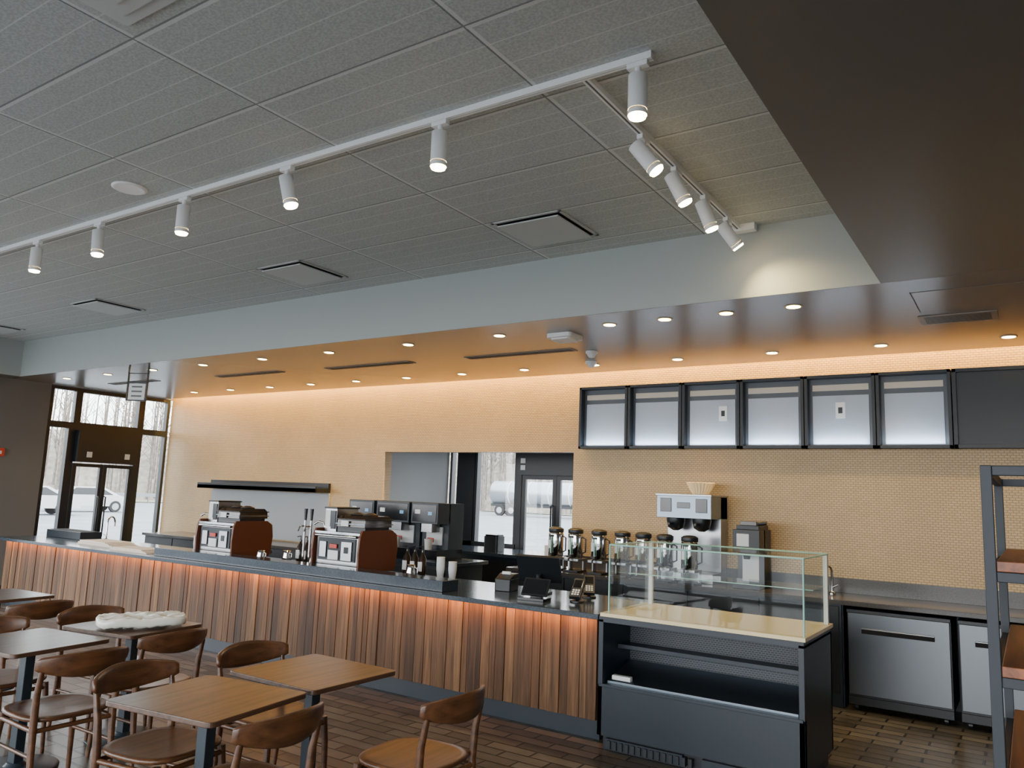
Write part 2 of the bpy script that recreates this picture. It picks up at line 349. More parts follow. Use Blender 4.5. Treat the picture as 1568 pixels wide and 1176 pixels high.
gx0,gx1,gy0,gy1,gz=x0+0.06,x1-0.005,y0+0.03,y1-0.03,1.40
b.box((gx0,gy0,0.925),(gx1,gy0+0.008,gz),M_glass); b.box((gx0,gy0+0.01,0.925),(gx0+0.008,gy1,gz),M_glass); b.box((gx1-0.008,gy0+0.01,0.925),(gx1,gy1,gz),M_glass)
b.box((gx0,gy0,gz+0.001),(gx1,gy1,gz+0.008),M_glass)
e=0.006
for (p,q) in [((gx0,gy0,gz),(gx1,gy0,gz)),((gx0,gy1,gz),(gx1,gy1,gz)),((gx0,gy0,gz),(gx0,gy1,gz)),((gx1,gy0,gz),(gx1,gy1,gz)),((gx0,gy0,0.925),(gx0,gy0,gz)),((gx1,gy0,0.925),(gx1,gy0,gz))]: b.cyl(p,q,e,M_glassE,n=8)
for xx in (gx0,gx1-0.03): b.box((xx,gy1-0.03,0.925),(xx+0.03,gy1,gz-0.004),M_plw)
b.box((gx0+0.01,gy0+0.3,1.18),(gx1-0.01,gy1-0.035,1.186),M_glass); b.cyl((gx0+0.01,gy0+0.3,1.183),(gx1-0.01,gy0+0.3,1.183),0.003,M_glassE,n=8)
b.box((x0+0.08,y0+0.06,0.47),(x0+0.22,y0+0.10,0.50),M_plw)
b.done(bevel=0.002)

# ------------------------------------------------------------------ back counters
b=B('back_counter')
b.box((-5.0,7.56,0.0),(-1.45,8.2,0.88),M_case); b.box((-1.45,8.15,0.0),(2.0,8.2,0.88),M_case); b.box((-1.47,7.6,0.0),(-1.44,8.2,0.88),M_case)
b.box((1.9,7.56,0),(2.0,8.2,0.88),M_case)
b.box((-5.0,7.5,0.88),(2.0,8.21,0.92),M_stone2)
for i in range(5): b.box((-4.95+i*0.7,7.545,0.12),(-4.27+i*0.7,7.56,0.86),M_black)
b.done(bevel=0.002)
B('counter_backsplash').box((OX1,8.17,0.921),(2.0,8.218,1.06),M_stone2).done()  # backsplash behind the back counter
b=B('prep_counter'); b.box((-12.2,7.56,0),(-7.7,8.2,0.86),M_case); b.box((-12.2,7.5,0.86),(-7.65,8.21,0.90),M_stone2)
for i in range(6): b.box((-12.15+i*0.74,7.545,0.12),(-11.43+i*0.74,7.56,0.84),M_black)
b.done(bevel=0.002)
B('grey_backsplash_panel').box((-11.44,8.2,0.92),(-8.65,8.218,1.65),M_walll).done()  # grey backsplash panel below the wall shelf
b=B('drive_through_counter'); b.box((-7.3,8.45,0),(-5.2,9.3,0.94),M_case); b.box((-7.35,8.4,0.94),(-5.1,9.35,0.98),M_stone)
for i in range(5): b.box((-7.2+i*0.4,8.435,0.1),(-6.84+i*0.4,8.45,0.9),M_black)
b.done(bevel=0.002)
b=B('wall_shelf'); b.box((-11.45,7.92,1.66),(-8.65,8.218,1.72),M_black); b.box((-11.45,8.17,1.72),(-8.65,8.218,1.80),M_black); b.box((-11.45,7.92,1.66),(-8.65,7.94,1.75),M_black); b.done(bevel=0.003)
def fridge(xa):
    b=B('undercounter_refrigerator'); W=0.80
    b.box((0,0.03,0.10),(W,0.60,0.85),M_black); b.box((0.01,0,0.14),(W-0.01,0.03,0.82),M_steeld)
    b.box((0.12,-0.018,0.655),(W-0.12,0.0,0.69),M_blk); b.box((0.12,-0.02,0.69),(W-0.12,0,0.70),M_steel)
    b.box((0,-0.002,0.82),(W,0.03,0.85),M_black); b.box((0,0.02,0.05),(W,0.05,0.12),M_black)
    for px in (0.06,W-0.06):
        b.cyl((px,0.08,0.05),(px,0.08,0.10),0.02,M_black,n=10); b.cyl((px-0.015,0.06,0.03),(px+0.015,0.06,0.03),0.03,M_black,n=16)
    return b.done(loc=(xa,7.53,0),bevel=0.003)
fridge(-1.40); fridge(-0.55); fridge(0.30)

# ------------------------------------------------------------------ menu boards
xe=[-4.43,-3.80,-3.15,-2.51,-1.86,-1.20,-0.56]
for i in range(6):
    b=B('menu_board'); a,c=xe[i]+0.004,xe[i+1]-0.004; z0,z1=2.30,3.03; yb=8.215; yf=8.08
    t=0.03
    b.box((a,yf,z0),(a+t,yb,z1),M_black); b.box((c-t,yf,z0),(c,yb,z1),M_black); b.box((a,yf,z0),(c,yb,z0+t),M_black); b.box((a,yf,z1-t),(c,yb,z1),M_black)
    b.box((a+t,yb-0.05,z0+t),(c-t,yb-0.03,z1-t),M_mpanelD)
    b.box((a+t+0.035,yb-0.06,z0+t+0.015),(c-t-0.035,yb-0.05,z1-0.20),M_mpanel)
    b.box((a+t+0.035,yb-0.06,z1-0.15),(c-t-0.035,yb-0.05,z1-0.09),M_mstrip)
    light('AREA','menu_board_fill',((a+c)/2,yb-0.10,z0+t+0.01),((a+c)/2,yb-0.06,z1),2.6,(0.72,0.85,1.0),0.5,0.02)  # added fill lamp, brightens the lower part of the panel
    if i in(2,4):
        xm=(a+c)/2+(0.12 if i==2 else 0); b.box((xm-0.045,yb-0.066,2.60),(xm+0.045,yb-0.06,2.76),M_white); b.box((xm-0.02,yb-0.068,2.65),(xm+0.02,yb-0.066,2.71),M_black)
    b.done(bevel=0.002)
b=B('menu_board'); a=xe[6]+0.004
b.box((a,8.08,2.30),(1.6,8.215,2.335),M_black); b.box((a,8.08,2.995),(1.6,8.215,3.03),M_black); b.box((a,8.08,2.3),(a+0.035,8.215,3.03),M_black); b.box((1.565,8.08,2.3),(1.6,8.215,3.03),M_black); b.box((a,8.11,2.32),(1.58,8.2,3.0),M_black); b.done(bevel=0.002)

# ------------------------------------------------------------------ ceiling fixtures
b=B('recessed_downlight')
b.lathe((0,0,0),[(0.030,-0.002),(0.05,-0.004),(0.062,-0.006),(0.066,-0.0005)],M_trim,24); b.lathe((0,0,0),[(0.001,-0.005),(0.050,-0.0065),(0.050,-0.001)],M_down,24)
first=None
dl=[(x,7.6) for x in (-11.3,-10.37,-9.44,-8.55,-7.65,-6.74,-5.83,-4.91,-3.98,-3.01,-2.04,-1.07,-0.09,0.85)]+[(x,5.85) for x in(-11.86,-10.75,-9.66,-8.57,-7.44,-6.33,-5.19,-4.07,-2.93,-2.43,-1.92,-1.41)]
for i,(x,y) in enumerate(dl):
    if first is None: first=b.done(loc=(x,y,ZS-0.001))
    else: dup(first,(x,y,ZS-0.001))
    light('SPOT','downlight_lamp',(x,y,ZS-0.02),(x,y,0),34,(1.0,0.74,0.40),0.04,spot=100,blend=0.8)
def lin(xa,xb,y):
    b=B('linear_air_diffuser'); b.box((xa,y-0.07,ZS-0.006),(xb,y+0.07,ZS-0.001),M_tone)
    for k in range(3): b.box((xa+0.02,y-0.05+k*0.038,ZS-0.008),(xb-0.02,y-0.038+k*0.038,ZS-0.005),M_blk)
    b.done()
lin(-9.3,-8.0,6.6); lin(-7.22,-5.85,6.68); lin(-5.09,-3.75,6.72); lin(-11.8,-10.6,6.5)
b=B('ceiling_register'); b.box((-0.66,6.55,ZS-0.008),(-0.14,6.85,ZS-0.001),M_tone)
for k in range(12): b.box((-0.62,6.58+k*0.021,ZS-0.0085),(-0.18,6.586+k*0.021,ZS-0.007),M_blk)
b.done()
b=B('ceiling_access_panel'); b.box((-0.62,5.8,ZS-0.003),(0.2,6.4,ZS-0.001),M_soffb); b.box((-0.628,5.79,ZS-0.002),(-0.62,6.41,ZS-0.0005),M_blk); b.box((-0.628,6.4,ZS-0.002),(0.2,6.407,ZS-0.0005),M_blk); b.done()
b=B('ceiling_sensor'); b.prism(rrect(0.26,0.26,0.04),ZS-0.04,ZS-0.001,M_plw); b.prism(rrect(0.2,0.2,0.04),ZS-0.055,ZS-0.04,M_plw); b.done(loc=(-3.5,6.08,0))
for (x,y) in((-3.64,6.88),(-3.92,7.4)):
    b=B('dome_camera'); b.lathe((0,0,0),[(0.001,-0.07),(0.03,-0.062),(0.045,-0.04),(0.05,-0.025),(0.062,-0.022),(0.062,-0.001)],M_plw); b.done(loc=(x,y,ZS))
def diff(cx,cy,s=0.26):
    b=B('air_diffuser'); b.box((-s-0.02,-s-0.02,-0.004),(s+0.02,s+0.02,-0.001),M_blk)
    b.box((-s,-s,-0.028),(s,s,-0.018),M_plate)
    b.box((-s-0.04,-s-0.04,-0.008),(s+0.04,-s-0.015,-0.001),M_plate); b.box((-s-0.04,s+0.015,-0.008),(s+0.04,s+0.04,-0.001),M_plate)
    b.box((-s-0.04,-s-0.04,-0.008),(-s-0.015,s+0.04,-0.001),M_plate); b.box((s+0.015,-s-0.04,-0.008),(s+0.04,s+0.04,-0.001),M_plate)
    for sx in(-1,1):
        for sy in(-1,1): b.box((sx*s*0.7-0.01,sy*s*0.7-0.01,-0.02),(sx*s*0.7+0.01,sy*s*0.7+0.01,-0.003),M_plate)
    b.done(loc=(cx,cy,ZC),bevel=0.002)
diff(-2.97,4.82); diff(-5.63,4.80); diff(-8.9,4.75); diff(-11.7,4.7)
b=B('air_diffuser')
for k,(q,zz) in enumerate(((0.3,-0.012),(0.24,-0.022),(0.17,-0.03))): b.prism(rrect(2*q,2*q,0.02),zz,zz+0.008,M_plate)
b.box((-0.28,-0.28,-0.006),(0.28,0.28,-0.001),M_bulk); b.done(loc=(-2.95,1.38,ZC))
b=B('ceiling_speaker'); b.lathe((0,0,0),[(0.001,-0.012),(0.09,-0.012),(0.10,-0.014),(0.115,-0.006),(0.115,-0.001)],M_white,32); b.done(loc=(-5.1,2.78,ZC))
b=B('lighting_track')
def rail(p,q):
    p=Vector(p);q=Vector(q)
    if abs(p.x-q.x)>abs(p.y-q.y): b.box((p.x,p.y-0.018,ZC-0.035),(q.x,p.y+0.018,ZC-0.001),M_white); b.box((p.x,p.y-0.003,ZC-0.036),(q.x,p.y+0.003,ZC-0.0345),M_plate)
    else: b.box((p.x-0.018,p.y,ZC-0.035),(p.x+0.018,q.y,ZC-0.001),M_white); b.box((p.x-0.005,p.y,ZC-0.036),(p.x+0.005,q.y,ZC-0.0345),M_wallg)
rail((-9.4,3.03,0),(-1.33,3.03,0)); rail((-1.68,3.048,0),(-1.68,5.38,0))
b.box((-1.72,5.38,ZC-0.05),(-1.56,5.45,ZC-0.001),M_white); b.done()
def head(x,y,dirv,s=0):
    b=B('track_spotlight'); d=Vector(dirv).normalized()
    b.box((x-0.05 if s==0 else x-0.017,y-0.017 if s==0 else y-0.05,ZC-0.06),(x+0.05 if s==0 else x+0.017,y+0.017 if s==0 else y+0.05,ZC-0.036),M_white)
    p=Vector((x,y,ZC-0.115)); back=0.02
    if s: back=0.075; p.z-=0.02
    b.cyl((x,y,p.z+(0.015 if s==0 else 0.0)),(x,y,ZC-0.06),0.014,M_white,n=12)
    a=p-d*back; e=a+d*0.195
    b.tube([a,a+d*0.003,e-d*0.028],[0.038,0.044,0.044],M_white,28)
    b.tube([e-d*0.027,e-d*0.021],[0.040,0.040],M_wallg,28)
    b.tube([e-d*0.020,e],[0.044,0.044],M_white,28,caps=False); b.tube([e-d*0.006,e-d*0.003],[0.001,0.0415],M_lensW,28)
    b.tube([e-d*0.003,e+d*0.012],[0.0415,0.038],M_lensW,28)
    b.done()
    return e+d*0.018,d
hd=[(-1.40,3.03,(0,0,-1)),(-2.55,3.03,(0,0,-1)),(-3.77,3.03,(0.25,0.1,-1)),(-4.83,3.03,(0,0,-1)),(-5.93,3.03,(0.1,0,-1)),(-6.89,3.03,(0,0,-1)),(-8.1,3.03,(0,0,-1))]
for x,y,dv in hd:
    f,d=head(x,y,dv); light('SPOT','track_lamp',f,f+d,38,(1.0,0.82,0.6),0.03,spot=70,blend=0.9)
for (x,y,dv) in [(-1.68,3.72,(0.6,0.2,-0.85)),(-1.68,4.20,(0.40,0.2,-0.9)),(-1.68,4.70,(0.3,0.18,-0.9)),(-1.68,5.15,(0.5,0.40,-0.80))]:
    f,d=head(x,y,dv,1); light('SPOT','track_lamp',f,f+d,46 if y>5 else 30,(1.0,0.76,0.34),0.05,spot=105 if y>5 else 90,blend=1.0)
b=B('hanging_sign'); b.box((-0.14,-0.01,2.98),(0.14,0.01,3.0),M_black)
for s in(-1,1): b.box((s*0.13-0.008,-0.01,2.75),(s*0.13+0.008,0.01,3.199),M_black)
b.box((-0.14,-0.01,3.1),(0.14,0.01,3.11),M_black); b.box((-0.11,-0.006,2.76),(0.11,0.006,2.97),M_plw); b.box((-0.13,-0.01,2.745),(0.13,0.01,2.76),M_black)
for zz in(2.8,2.86,2.92): b.box((-0.07,-0.009,zz),(0.07,-0.006,zz+0.02),M_wallg)
b.done(loc=(-9.55,5.6,0),rz=0.5)

# ------------------------------------------------------------------ tables
def table():
    b=B('dining_table')
    W,D=0.66,0.62
    P=rrect(W,D,0.035)
    b.prism(P,0.715,0.74,M_table)
    b.box((-0.2,-0.03,0.70),(0.2,0.03,0.715),M_leg); b.box((-0.03,-0.2,0.70),(0.03,0.2,0.715),M_leg)
    b.box((-0.03,-0.03,0.03),(0.03,0.03,0.70),M_leg)
    b.lathe((0,0,0),[(0.23,0),(0.235,0.008),(0.22,0.014),(0.06,0.02),(0.045,0.04)],M_leg,40)
    return b.done(bevel=0.004)
T=table(); T.location=(-3.25,2.42,0); T.rotation_euler=(0,0,math.radians(8))
dup(T,(-3.30,3.11,0),0); dup(T,(-5.13,2.50,0),math.radians(8)); dup(T,(-5.22,3.22,0),math.radians(10)); dup(T,(-7.25,3.22,0),math.radians(5))
# ------------------------------------------------------------------ chairs
def chair():
    b=B('dining_chair')
    b.pad((0,0,0.44),0.46,0.48,0.026,0.012,M_chair,p=3.2)
    for s in(-1,1):
        b.tube([(0.205,s*0.215,0),(0.195,s*0.205,0.30),(0.185,s*0.195,0.432)],[0.012,0.018,0.019],M_chair,14)
        b.tube([(-0.235,s*0.215,0),(-0.205,s*0.215,0.28),(-0.195,s*0.215,0.43),(-0.205,s*0.22,0.58),(-0.235,s*0.222,0.71)],[0.012,0.018,0.020,0.018,0.013],M_chair,14)
        b.tube([(0.19,s*0.2,0.40),(-0.2,s*0.212,0.40)],0.013,M_chair,10)
        b.tube([(0.198,s*0.206,0.27),(-0.21,s*0.214,0.27)],0.010,M_chair,10)
    b.tube([(0.19,-0.2,0.40),(0.19,0.2,0.40)],0.013,M_chair,10); b.tube([(-0.198,-0.212,0.40),(-0.198,0.212,0.40)],0.013,M_chair,10)
    n=26; vs=[];fs=[];K=12
    for i in range(n+1):
        t=-1+2*i/n; x=-0.315+0.10*t*t; y=0.25*t; hh=0.070-0.036*t*t; 
        if abs(t)>0.93: hh*=0.8
        zc=0.735+0.008*t*t
        tx=0.2*t; ty=0.25; L=math.hypot(tx,ty); nx,ny=ty/L,-tx/L
        for k in range(K):
            a=2*math.pi*k/K; ca,sa=math.cos(a),math.sin(a)
            cs=math.copysign(abs(ca)**0.6,ca)*0.012; ss=math.copysign(abs(sa)**0.6,sa)*hh
            lean=-0.12*ss
            vs.append((x+nx*cs+lean,y+ny*cs,zc+ss))
    for i in range(n):
        for k in range(K):
            k2=(k+1)%K; fs.append((i*K+k,(i+1)*K+k,(i+1)*K+k2,i*K+k2))
    fs.append(tuple(range(K))); fs.append(tuple(range(n*K,(n+1)*K))[::-1])
    b.add(vs,fs,M_chair,True)
    return b.done()
C=chair()
cp=[(-4.62,2.44,180),(-3.60,2.44,8),(-4.82,3.10,184),(-3.62,3.14,0),(-2.90,2.34,184),(-2.56,3.10,182),(-5.52,3.22,3),(-6.56,3.12,184),(-5.50,2.52,0)]
for i,(x,y,a) in enumerate(cp):
    if i==0: C.location=(x,y,0); C.rotation_euler=(0,0,math.radians(a))
    else: dup(C,(x,y,0),math.radians(a))
def fn(x,y,f): return 0.012*math.sin(x*31+y*17)*(1-f*f)+0.008*math.sin(y*53-x*22)*(1-0.6*f)+0.005*math.sin(x*90)*math.sin(y*80)
b=B('napkin_bag'); b.pad((0,0,0),0.56,0.31,0.055,0.0,M_bag,p=4.5,rings=14,n=80,fn=fn); b.done(loc=(-5.10,3.2,0.79),rz=math.radians(62))

# ------------------------------------------------------------------ espresso machines
def espresso(loc):
    b=B('espresso_machine'); W=0.62
    for px in(0.05,W-0.05):
        for py in(0.06,0.46): b.cyl((px,py,0),(px,py,0.05),0.02,M_black,n=12)
    b.box((0.0,0.02,0.04),(W,0.52,0.08),M_black)
    b.box((0.02,0.03,0.08),(W-0.02,0.5,0.38),M_steel)
    b.box((0.05,0.02,0.12),(0.56,0.03,0.34),M_blackgl)
    b.box((0.08,0.008,0.15),(0.17,0.02,0.30),M_steel); b.box((0.20,0.008,0.13),(0.34,0.02,0.22),M_plw); b.box((0.38,0.008,0.13),(0.52,0.02,0.31),M_steel); b.box((0.22,0.006,0.24),(0.32,0.02,0.28),M_red); b.box((0.42,0.005,0.2),(0.48,0.009,0.26),M_blackgl)
    b.tube([(0.03,0.0,0.36),(W-0.03,0.0,0.36)],0.014,M_chrome,12)
    b.box((0.0,0.01,0.375),(W,0.53,0.40),M_chrome)
    P=[(0.03,0.03),(-0.005,0.08),(-0.012,0.22),(0.0,0.36),(0.03,0.425),(0.45,0.425),(0.52,0.38),(0.54,0.25),(0.52,0.06),(0.49,0.03)]
    b.sect(P,W-0.005,W+0.02,M_leather); b.sect(P,-0.02,0.005,M_leather)
    b.box((0.04,0.10,0.40),(0.20,0.40,0.62),M_steel); b.box((0.05,0.09,0.44),(0.12,0.10,0.60),M_plw); b.box((0.13,0.09,0.42),(0.19,0.10,0.60),M_blackgl); b.box((0.03,0.09,0.62),(0.21,0.41,0.635),M_black)
    b.box((0.22,0.10,0.40),(0.60,0.44,0.45),M_black)
    b.sect([(0.08,0.45),(0.09,0.53),(0.13,0.56),(0.42,0.56),(0.46,0.53),(0.47,0.45)],0.23,0.61,M_bean)
    b.box((0.215,0.07,0.475),(0.62,0.48,0.485),M_steels); b.box((0.215,0.07,0.52),(0.62,0.48,0.53),M_black)
    for px in(0.33,0.50): b.lathe((px,0.27,0.56),[(0.075,0),(0.08,0.01),(0.05,0.02),(0.03,0.03)],M_black,20)
    b.box((0.30,0.065,0.455),(0.40,0.075,0.51),M_plw)
    for px in(0.2,0.42): b.cyl((px,0.54,0.22),(px,0.54,0.27),0.035,M_chrome); b.tube([(px,0.56,0.24),(px,0.66,0.22)],0.012,M_black,8)
    b.box((0.05,0.5,0.05),(0.55,0.62,0.09),M_steel)
    b.tube([(-0.06,0.2,0.0),(-0.06,0.2,0.42),(-0.08,0.19,0.47),(-0.13,0.17,0.48),(-0.17,0.15,0.45)],0.011,M_chrome,10); b.lathe((-0.06,0.2,0),[(0.03,0),(0.03,0.02),(0.012,0.04)],M_chrome,16)
    b.tube([(0.0,0.14,0.25),(-0.09,0.08,0.2),(-0.10,0.06,0.04)],0.007,M_chrome,8)
    b.done(loc=loc,bevel=0.005)
espresso((-7.91,5.53,0.906)); espresso((-6.01,5.53,0.906))
def taps(x,y):
    b=B('chrome_tap_tower')
    for dx in(0,0.09):
        b.tube([(dx,0,0),(dx,0,0.48)],0.013,M_chrome,10); b.tube([(dx,0,0.46),(dx,0,0.60)],[0.012,0.019],M_black,10); b.tube([(dx,0,0.42),(dx,-0.07,0.42),(dx,-0.09,0.37)],0.008,M_chrome,8); b.lathe((dx,0,0),[(0.03,0),(0.03,0.02),(0.012,0.035)],M_chrome,16)
    b.tube([(0,0,0.40),(0.09,0,0.40)],0.009,M_chrome,8); b.done(loc=(x,y,0.906))
taps(-6.36,5.72)
def faucet(x,y,z,s=1.0,rz=0):
    b=B('faucet'); pts=[(0,0,0),(0,0,0.22*s)]+[(0.07*s*(1-math.cos(a)),0,0.22*s+0.07*s*math.sin(a)) for a in [math.pi*i/8 for i in range(1,9)]]+[(0.14*s,0,0.17*s)]
    b.tube(pts,0.011,M_chrome,12); b.lathe((0,0,0),[(0.03,0),(0.03,0.015),(0.014,0.03)],M_chrome,16); b.tube([(0,0.0,0.06),(0,0.06,0.09)],0.007,M_chrome,8); b.done(loc=(x,y,z),rz=rz)
faucet(-10.6,6.0,0.906,1.1,2.0); faucet(-1.6,7.95,0.921,0.9,-1.9); faucet(-8.25,5.9,0.906,1.2,1.8)
b=B('paper_stack')
for k in range(5): b.box((0.02*k,0.01*(k%2),0.011*k),(0.90-0.05*k,0.34+0.01*(k%2),0.011*k+0.009),M_paper)
b.done(loc=(-10.25,5.42,0.906),rz=-0.03)
b=B('paper_stack')
for k in range(4): b.box((0.03*k,0.01*(k%2),0.010*k),(0.76-0.04*k,0.30+0.01*(k%2),0.010*k+0.008),M_paper)
b.done(loc=(-9.2,5.24,0.906),rz=0.04)
b=B('bar_bin'); b.box((0,0,0),(0.9,0.3,0.1),M_case); b.box((0.03,0.03,0.1),(0.87,0.27,0.105),M_blk); b.done(loc=(-11.7,5.75,0.906),bevel=0.004)

b=B('mid_bar_counter'); b.box((-7.3,7.1,0),(-5.5,7.75,0.90),M_case); b.box((-7.35,7.05,0.90),(-5.45,7.8,0.94),M_stone); 
for i in range(4): b.box((-7.25+i*0.43,7.085,0.1),(-6.85+i*0.43,7.1,0.86),M_black)
b.done(bevel=0.002)
def brewer(x,w):
    b=B('automatic_coffee_machine'); 
    b.box((0,0,0),(w,0.5,0.12),M_blackgl); b.box((0,0.22,0.12),(w,0.5,0.66),M_case); b.box((0,0.0,0.42),(w,0.24,0.66),M_case); b.box((0.02,-0.006,0.44),(w-0.02,0,0.64),M_blackgl)
    b.box((0.06,-0.009,0.53),(0.14,-0.005,0.58),M_plw); b.box((w-0.14,-0.01,0.52),(w-0.08,-0.005,0.56),M_blue); b.box((w*0.3,0.05,0.32),(w*0.7,0.2,0.42),M_steel)
    b.box((0.08,0.2,0.17),(w-0.08,0.22,0.38),M_plw); b.box((0.1,0.196,0.2),(w*0.5,0.2,0.25),M_red); b.cyl((w/2,0.1,0.12),(w/2,0.1,0.24),0.04,M_plw,r1=0.05); b.done(loc=(x,7.15,0.941),bevel=0.006)
brewer(-7.17,0.42); brewer(-6.70,0.52); brewer(-6.14,0.40)
def urn(x,y,z=0.921):
    b=B('coffee_urn')
    b.prism(rrect(0.19,0.22,0.02),0,0.02,M_black)
    for sx in(-1,1): b.box((sx*0.085-0.008,0.02,0.02),(sx*0.085+0.008,0.09,0.14),M_steel)
    b.prism(rrect(0.19,0.2,0.02),0.12,0.145,M_steel)
    b.lathe((0,0,0.145),[(0.08,0),(0.084,0.01),(0.084,0.25),(0.08,0.27),(0.05,0.29)],M_chrome,28)
    b.lathe((0,0,0.415),[(0.082,0),(0.085,0.01),(0.085,0.04),(0.06,0.055),(0.03,0.06)],M_black,28)
    b.box((-0.015,-0.125,0.15),(0.015,-0.085,0.19),M_black); b.tube([(0,-0.11,0.19),(0,-0.11,0.38)],0.008,M_glassE,8); b.box((-0.02,-0.12,0.37),(0.02,-0.08,0.39),M_black)
    b.tube([(0,-0.12,0.16),(0,-0.15,0.15),(0,-0.155,0.12)],0.01,M_black,8)
    b.tube([(0.08,0,0.2),(0.125,0,0.22),(0.125,0,0.36),(0.08,0,0.38)],0.009,M_black,8)
    b.box((-0.05,-0.09,0.24),(-0.02,-0.082,0.33),M_plw)
    return b.done(loc=(x,y,z),bevel=0.002)
for x in(-4.48,-4.23,-3.94,-3.66,-3.42): urn(x,7.72)
b=B('bulk_coffee_brewer'); W=0.58
b.box((0,0.1,0),(W,0.55,0.10),M_steel); b.box((0,0.35,0.1),(W,0.55,0.87),M_steel); b.box((0,0.05,0.64),(W,0.55,0.87),M_steels); b.box((0.04,0.04,0.70),(0.16,0.05,0.84),M_blackgl); b.box((0.42,0.04,0.70),(0.54,0.05,0.84),M_blackgl); b.box((0.22,0.043,0.74),(0.36,0.05,0.80),M_blackgl)
b.box((-0.01,0.03,0.865),(W+0.01,0.56,0.885),M_steel)
for px in(0.15,0.43): b.lathe((px,0.2,0.51),[(0.03,0),(0.08,0.03),(0.095,0.10),(0.095,0.13)],M_black,24); b.tube([(px,0.1,0.58),(px,0.0,0.58)],0.014,M_black,8)
b.done(loc=(-3.26,7.64,0.921),bevel=0.005)
for x in(-3.12,-2.86): urn(x,7.58)
b=B('coffee_filter_stack')
vs=[];fs=[];n=48
for i,(r,z) in enumerate([(0.001,0.0),(0.085,0.0),(0.11,0.05),(0.145,0.12),(0.138,0.125),(0.10,0.055),(0.08,0.03),(0.001,0.03)]):
    for k in range(n):
        a=2*math.pi*k/n; rr=r*(1+0.05*math.cos(k*math.pi)*(r>0.09)); vs.append((rr*math.cos(a),rr*math.sin(a),z))
for i in range(7):
    for k in range(n): fs.append((i*n+k,i*n+(k+1)%n,(i+1)*n+(k+1)%n,(i+1)*n+k))
b.add(vs,fs,M_filter); b.done(loc=(-2.88,7.95,1.807))
b=B('coffee_grinder')
b.box((0,0,0),(0.26,0.4,0.04),M_black); b.box((0,0.16,0.04),(0.26,0.4,0.56),M_black); b.box((0,0,0.34),(0.26,0.2,0.56),M_black); b.box((0.04,-0.006,0.40),(0.16,0,0.52),M_plw); b.box((0.05,0.15,0.06),(0.21,0.16,0.31),M_plw)
b.prism([(0.02,0.05),(0.24,0.05),(0.24,0.38),(0.02,0.38)],0.56,0.60,M_black); b.box((0.05,0.08,0.60),(0.21,0.35,0.64),M_bean); b.tube([(0.13,0.03,0.34),(0.13,0.03,0.28)],[0.04,0.03],M_black,16); b.tube([(0.22,0.1,0.62),(0.30,0.1,0.63)],0.02,M_black,8)
b.done(loc=(-2.45,7.65,0.921),bevel=0.004)

# ------------------------------------------------------------------ POS on counter
b=B('pos_terminal')
b.prism(rrect(0.2,0.2,0.03),0,0.015,M_blackgl); b.tube([(0,0,0.015),(0,-0.02,0.16)],0.025,M_black,14)
b.M=Matrix.Translation((0,0,0.2))@Matrix.Rotation(math.radians(28),4,'X'); b.box((-0.19,-0.015,-0.12),(0.19,0.015,0.13),M_black); b.box((-0.175,0.015,-0.105),(0.175,0.018,0.115),M_blue); b.M=Matrix()
b.box((-0.05,-0.09,0.05),(0.05,-0.02,0.12),M_black); b.done(loc=(-3.55,5.85,0.906),rz=0.25,bevel=0.004)
b=B('receipt_printer'); b.prism(rrect(0.15,0.2,0.015),0,0.10,M_black); b.sect([(-0.1,0.10),(0.1,0.10),(0.1,0.14),(0.0,0.14)],-0.07,0.07,M_black); b.box((-0.04,-0.02,0.135),(0.04,0.0,0.16),M_plw); b.done(loc=(-3.85,5.8,0.906),rz=0.2,bevel=0.004)
def reader(x,y,r):
    b=B('card_reader'); b.M=Matrix.Translation((0,0,0.10))@Matrix.Rotation(math.radians(40),4,'X'); b.box((-0.045,-0.1,-0.015),(0.045,0.1,0.015),M_black); b.box((-0.035,0.0,0.015),(0.035,0.08,0.018),M_blackgl)
    for i in range(3):
        for j in range(3): b.box((-0.03+i*0.022,-0.08+j*0.022,0.015),(-0.014+i*0.022,-0.066+j*0.022,0.019),M_plw)
    b.M=Matrix(); b.tube([(0,0.0,0.0),(0,0.0,0.1)],0.02,M_black,12); b.lathe((0,0,0),[(0.06,0),(0.06,0.01),(0.02,0.02)],M_black,20); b.done(loc=(x,y,0.906),rz=r,bevel=0.002)
reader(-3.05,5.62,0.2); reader(-3.12,5.95,0.5)
b=B('customer_display'); b.prism(rrect(0.24,0.16,0.02),0,0.02,M_blackgl); b.M=Matrix.Translation((0,0.03,0.09))@Matrix.Rotation(math.radians(-35),4,'X'); b.box((-0.11,-0.01,-0.07),(0.11,0.01,0.08),M_black); b.box((-0.1,-0.012,-0.06),(0.1,-0.01,0.07),M_blackgl); b.M=Matrix(); b.done(loc=(-3.35,5.45,0.906),rz=0.15,bevel=0.003)
def pitcher(x,y,z):
    b=B('milk_pitcher'); b.lathe((0,0,0),[(0.045,0),(0.05,0.01),(0.048,0.06),(0.038,0.10),(0.043,0.13),(0.040,0.128)],M_chrome,24); b.tube([(0.04,0,0.11),(0.085,0,0.10),(0.08,0,0.04),(0.048,0,0.03)],0.006,M_chrome,8); b.done(loc=(x,y,z))
pitcher(-7.0,5.7,0.906); pitcher(-6.82,5.9,0.906); pitcher(-4.95,5.8,0.906)
def syrup(x,y,z):
    b=B('syrup_bottle'); b.lathe((0,0,0),[(0.035,0),(0.038,0.01),(0.038,0.17),(0.014,0.22),(0.014,0.25)],M_bean,20); b.box((-0.025,-0.040,0.05),(0.025,-0.032,0.14),M_plw); b.tube([(0,0,0.25),(0,0,0.29),(0,-0.05,0.285)],0.006,M_black,8); b.done(loc=(x,y,z))
